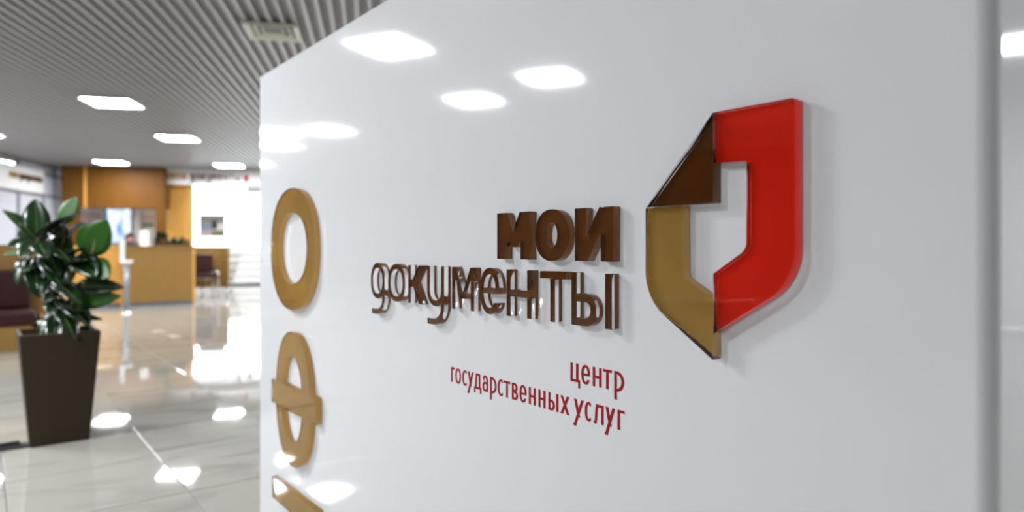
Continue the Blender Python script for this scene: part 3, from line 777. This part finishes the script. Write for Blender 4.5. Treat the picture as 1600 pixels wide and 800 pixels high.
colm = plane_box('trim_2', 208.5, 217, 326, 470, y_w - .2, .1, 'white_paint', zb=0); tag(colm, kind='structure')

# lettered fascia above the window area
yf = 17.62
fas = empty('fascia_sign', (x_at(330, yf)[0], yf, 2.5)); tag(fas, 'white ceiling fascia with brown lettering above the bright window', 'sign')
rel(fas, plane_box('band', 258, 470, 262, 290, yf, .10, 'wall_white', zt=CEIL - .002, zb=z_at(330, 289, yf)))
FLAT = {}
def flat_glyph(ch, mat):
    key = (ch, mat)
    if key not in FLAT:
        wd = {'м': 1.15, 'о': .95, 'и': .95, 'g': .85, 'к': .85, 'u': .85, 'е': .9, 'н': .9, 'т': .85, 'ы': 1.25}[ch]
        me = loops_mesh(trace(glyph(ch, wd, .26, .2), (-.15, -.5, wd, 1.05), .03, .006), 0.02, name='flat_letter')
        me.materials.append(MATS[mat]); FLAT[key] = (me, wd)
    return FLAT[key]
def signline(parent, M, xh, text, ky=1.0):
    x = 0.0
    for ch, mat in text:
        if ch == ' ': x += .5 * xh; continue
        me, wd = flat_glyph(ch, mat)
        o = obj('letter', me, parent=parent, matrix=M @ Matrix.Translation((x, 0, 0)) @ TO_BOARD @ Matrix.Diagonal((xh, xh * ky, 1, 1)))
        x += (wd + .22) * xh
TXT = [(c, 'vinyl_tan') for c in 'мои'] + [(' ', '')] + [(c, 'vinyl_brown') for c in 'gокuменты']
tx0 = x_at(264, yf)[0]; tx1 = x_at(378, yf)[0]
tot = sum((flat_glyph(c, m_)[1] + .22) if c != ' ' else .5 for c, m_ in TXT)
xh_f = (tx1 - tx0) / tot
signline(fas, Matrix.Translation((tx0 - fas.location.x, -.001, z_at(320, 281.5, yf) - 2.5)), xh_f, TXT, 1.45)
rel(fas, plane_box('red_mark', 381, 388, 273, 284, yf - .011, .01, 'vinyl_red'))

# white wall unit and a small dark camera under it
ac = empty('wall_unit', (x_at(395, 18.2)[0], 18.2, 2.3)); tag(ac, 'white wall-mounted air unit beside the sign board edge', 'air unit')
rel(ac, plane_box('case', 384, 430, 287, 301, 18.2, .25, 'white_paint', bevel=.02))
rel(ac, plane_box('louvre', 386, 428, 298.5, 301.2, 18.185, .0145, 'frame_grey'))
cm = empty('security_camera', (x_at(390.5, 18.3)[0], 18.3, 2.2)); tag(cm, 'small dark camera hanging under the white air unit', 'camera')
rel(cm, plane_box('body', 388, 393, 305, 314, 18.3, .07, 'black_plastic', bevel=.012))
rel(cm, plane_box('mount', 389.6, 391.4, 301.5, 305.2, 18.33, .03, 'black_plastic'))
# picture hanging in front of the window
pic = empty('framed_notice', (x_at(331, 19.62)[0], 19.62, 1.4)); tag(pic, 'small framed coloured notice against the bright window', 'notice')
rel(pic, plane_box('frame', 311, 352, 335, 371, 19.622, .037, 'white_paint'))
for nm, x0, x1, y0, y1, mt in (('grey_print', 313, 350, 337, 349, 'frame_grey'), ('blue_print', 313, 331, 349.3, 360, 'paper_blue'), ('dark_print', 331.3, 339, 345, 358, 'black_plastic'),
                               ('green_print', 331, 350, 360, 369, 'paper_green'), ('pink_print', 313, 330.8, 360.3, 369, 'paper_pink')):
    rel(pic, plane_box(nm, x0, x1, y0, y1, 19.617 if nm != 'dark_print' else 19.612, .004, mt))

# ------------------------------------------------------------------ glazed partition along the left side
PX = -7.2
def y_on(px):                                 # world y where a picture column meets the plane x = PX
    t = (px - CX) / F; Z = PX / (CY * t + SY); return (-SY * t + CY) * Z, Z
def zy(px, py): return EYE + (HY - py) / F * y_on(px)[1]
part = empty('wall_left', (PX, 14, 0)); tag(part, kind='structure')
def pbox(nm, y0, y1, z0, z1, mat, x0=-.03, x1=.03):
    b = box(nm, (PX + x0, y0, z0, PX + x1, y1, z1), mat); rel(part, b); return b
yA, yE = 10.6, 18.40
y65, y25, y103 = y_on(66)[0], y_on(27)[0], y_on(103)[0]
zt_s, zb_s = zy(40, 262), zy(40, 299)
pbox('top_rail', yA, yE, CEIL - .06, CEIL - .001, 'frame_grey', -.05, .05)
for y in (13.6, y25, y65, yE - .06): pbox('mullion', y - .03, y + .03, 0, CEIL - .061, 'frame_grey', -.04, .04)
pbox('transom', yA, y65 - .031, zb_s - .06, zb_s, 'frame_grey')
pbox('sign_panel', yA, y65 - .04, zb_s + .001, zt_s, 'white_paint', .041, .06)
for y0, y1 in ((yA, 13.569), (13.631, y25 - .031), (y25 + .031, y65 - .031)):
    pbox('clear_pane', y0, y1, zb_s + .001, CEIL - .061, 'clear_glass', -.006, .006)
    pbox('frosted_pane', y0, y1, .05, zb_s - .061, 'frosted_glass', -.006, .006)
zz1 = zy(85, 276); zz2 = zy(85, 306)
pbox('transom', y65 + .031, yE - .091, zz1 - .04, zz1 + .04, 'frame_grey')
pbox('transom', y65 + .031, yE - .091, zz2 - .06, zz2, 'frame_grey')
pbox('frosted_pane', y65 + .031, yE - .091, zz1 + .041, CEIL - .061, 'frosted_glass', -.006, .006)
pbox('frosted_pane', y65 + .031, yE - .091, zz2 + .001, zz1 - .041, 'frosted_glass', -.006, .006)
pbox('frosted_pane', y65 + .031, yE - .091, .05, zz2 - .061, 'frosted_glass', -.006, .006)
ys, ye = y_on(9)[0], y_on(61)[0]
Mw = Matrix.Translation((.0615, ys - 14, zy(35, 281))) @ Matrix.Rotation(math.radians(90), 4, 'Z')
signline(part, Mw, (ye - ys) / tot, TXT, 1.2)

# ------------------------------------------------------------------ things on the counter
p = at(240.5, 11.80)
tr = empty('plant_trough', (p.x, p.y, 1.0205), GRID); tag(tr, 'low trough of green leafy plants along the tan reception counter', 'plant')
box('trough', (0, -.05, 0, .58, .05, .05), 'planter_brown', tr, .006)
rg = random.Random(5)
for i in range(70):
    u = rg.random() ** 1.3; hgt = .20 if .05 < u < .35 else .10 - .05 * u
    a = rg.uniform(0, 2*math.pi); el = rg.uniform(.15, 1.25)
    dr = Vector((math.cos(a) * math.cos(el), math.sin(a) * math.cos(el), math.sin(el)))
    za = (Vector((0, 0, 1)) - dr * dr.z).normalized(); ya = za.cross(dr)
    L = rg.uniform(.08, .13)
    M = Matrix.Translation((.04 + .5 * u, rg.uniform(-.03, .03), .045 + rg.uniform(0, max(.01, hgt - .07)))) @ Matrix((dr, ya, za)).transposed().to_4x4() @ Matrix.Diagonal((L, L * .5, L * .7, 1))
    obj('leaf', leaf_dark, parent=tr, matrix=M)
p = at(206.5, 11.59)
ph = empty('desk_phone', (p.x, p.y, 1.0205), GRID); tag(ph, 'black desk telephone on the tan reception counter', 'telephone')
obj('base', prism_mesh([(-.09, -.07), (.09, -.07), (.09, .07), (-.09, .07)], 0, .035, .01), 'black_plastic', ph)
o = obj('handset', tube_mesh([(-.08, 0, .037), (-.07, 0, .058), (.07, 0, .058), (.08, 0, .037)], .016, 8), 'black_plastic', ph)
p = at(225.5, 11.69)
lc = empty('leaflet_holder', (p.x, p.y, 1.0205), GRID); tag(lc, 'upright white leaflet holder on the tan reception counter', 'leaflet holder')
box('foot', (-.06, -.05, 0, .06, .05, .008), 'white_paint', lc)
box('leaflet', (-.065, -.008, .0085, .065, .008, .26), 'paper', lc)

# seated clerk behind the counter
p = at(203, 12.85)
per = empty('person', (p.x, p.y, 0), GRID); tag(per, 'person with reddish face and dark hair sitting behind the reception counter', 'person')
def skin_body():
    V, E, Rr = [], [], []
    def v(x, y, z, r, parent=None):
        V.append((x, y, z)); Rr.append(r)
        if parent is not None: E.append((parent, len(V) - 1))
        return len(V) - 1
    pel = v(0, 0, .50, .13)
    sp1 = v(0, .01, .64, .125, pel); chs = v(0, .0, .80, .13, sp1); up = v(0, -.01, .92, .10, chs); nk = v(0, -.02, .99, .05, up)
    hd0 = v(0, -.035, 1.04, .065, nk); hd = v(0, -.03, 1.12, .085, hd0); v(0, -.025, 1.20, .06, hd)
    for s in (-1, 1):
        shd = v(s * .17, -.01, .90, .062, up); el = v(s * .24, -.10, .70, .045, shd); wr = v(s * .14, -.30, .765, .03, el)
        pm = v(s * .12, -.37, .76, .03, wr)
        for f_ in range(4):
            k1 = v(s * (.09 + f_ * .02), -.425, .758, .0095, pm); v(s * (.085 + f_ * .02), -.46 - (.012 if f_ in (1, 2) else 0), .745, .008, k1)
        tb = v(s * .075, -.36, .755, .010, pm); v(s * .06, -.395, .75, .0085, tb)
        hip = v(s * .10, -.02, .50, .10, pel); kn = v(s * .13, -.42, .49, .07, hip); an = v(s * .13, -.38, .10, .045, kn); v(s * .14, -.52, .045, .04, an)
    me = bpy.data.meshes.new('body'); me.from_pydata(V, E, [])
    o = bpy.data.objects.new('body', me); COL.objects.link(o)
    md = o.modifiers.new('skin', 'SKIN')
    for i, sv in enumerate(me.skin_vertices[0].data):
        sv.radius = (Rr[i], Rr[i] * .85); sv.use_root = (i == 0)
    sb = o.modifiers.new('sub', 'SUBSURF'); sb.levels = 2; sb.render_levels = 2
    dg = bpy.context.evaluated_depsgraph_get()
    me2 = bpy.data.meshes.new_from_object(o.evaluated_get(dg)); bpy.data.objects.remove(o)
    for mt in ('skin', 'shirt'): me2.materials.append(MATS[mt])
    for pl in me2.polygons:
        c = pl.center; pl.use_smooth = True
        pl.material_index = 0 if (c.z > .965 or (c.y < -.27 and .70 < c.z < .80)) else 1
    return me2
obj('body', skin_body(), None, per)
bm = bmesh.new(); bmesh.ops.create_uvsphere(bm, u_segments=20, v_segments=12, radius=1)
for v_ in list(bm.verts):
    if v_.co.y < -.25 and v_.co.z < .35: bm.verts.remove(v_)
bmesh.ops.transform(bm, matrix=Matrix.Translation((0, -.012, 1.155)) @ Matrix.Diagonal((.092, .102, .112, 1)), verts=bm.verts[:])
bmesh.ops.solidify(bm, geom=bm.faces[:], thickness=.006)
obj('hair', mesh_from(bm, 'hair', True), 'hair', per)
for s in (-1, 1):
    bm = bmesh.new(); bmesh.ops.create_uvsphere(bm, u_segments=10, v_segments=6, radius=.012); o = obj('eye', mesh_from(bm, 'eye', True), 'black_plastic', per); o.location = (s * .032, -.098, 1.125)
bm = bmesh.new(); bmesh.ops.create_cone(bm, segments=8, radius1=.016, radius2=.006, depth=.05, cap_ends=True); o = obj('nose', mesh_from(bm, 'nose', True), 'skin', per); o.location = (0, -.108, 1.095); o.rotation_euler = (math.radians(-20), 0, 0)
p2 = per.location
oc = empty('office_chair', p2, GRID); tag(oc, 'dark office chair under the person behind the counter', 'chair')
box('seat', (-.23, -.2, .335, .23, .22, .385), 'black_plastic', oc, .015)
box('backrest', (-.2, .20, .45, .2, .25, .88), 'black_plastic', oc, .02)
obj('column', lathe_mesh([(.03, .05), (.03, .334)], 10), 'chrome', oc)
for k_ in range(5):
    a = k_ * 2 * math.pi / 5; obj('leg', tube_mesh([(0.03 * math.cos(a), .03 * math.sin(a), .06), (.27 * math.cos(a), .27 * math.sin(a), .025)], .018, 8), 'black_plastic', oc)
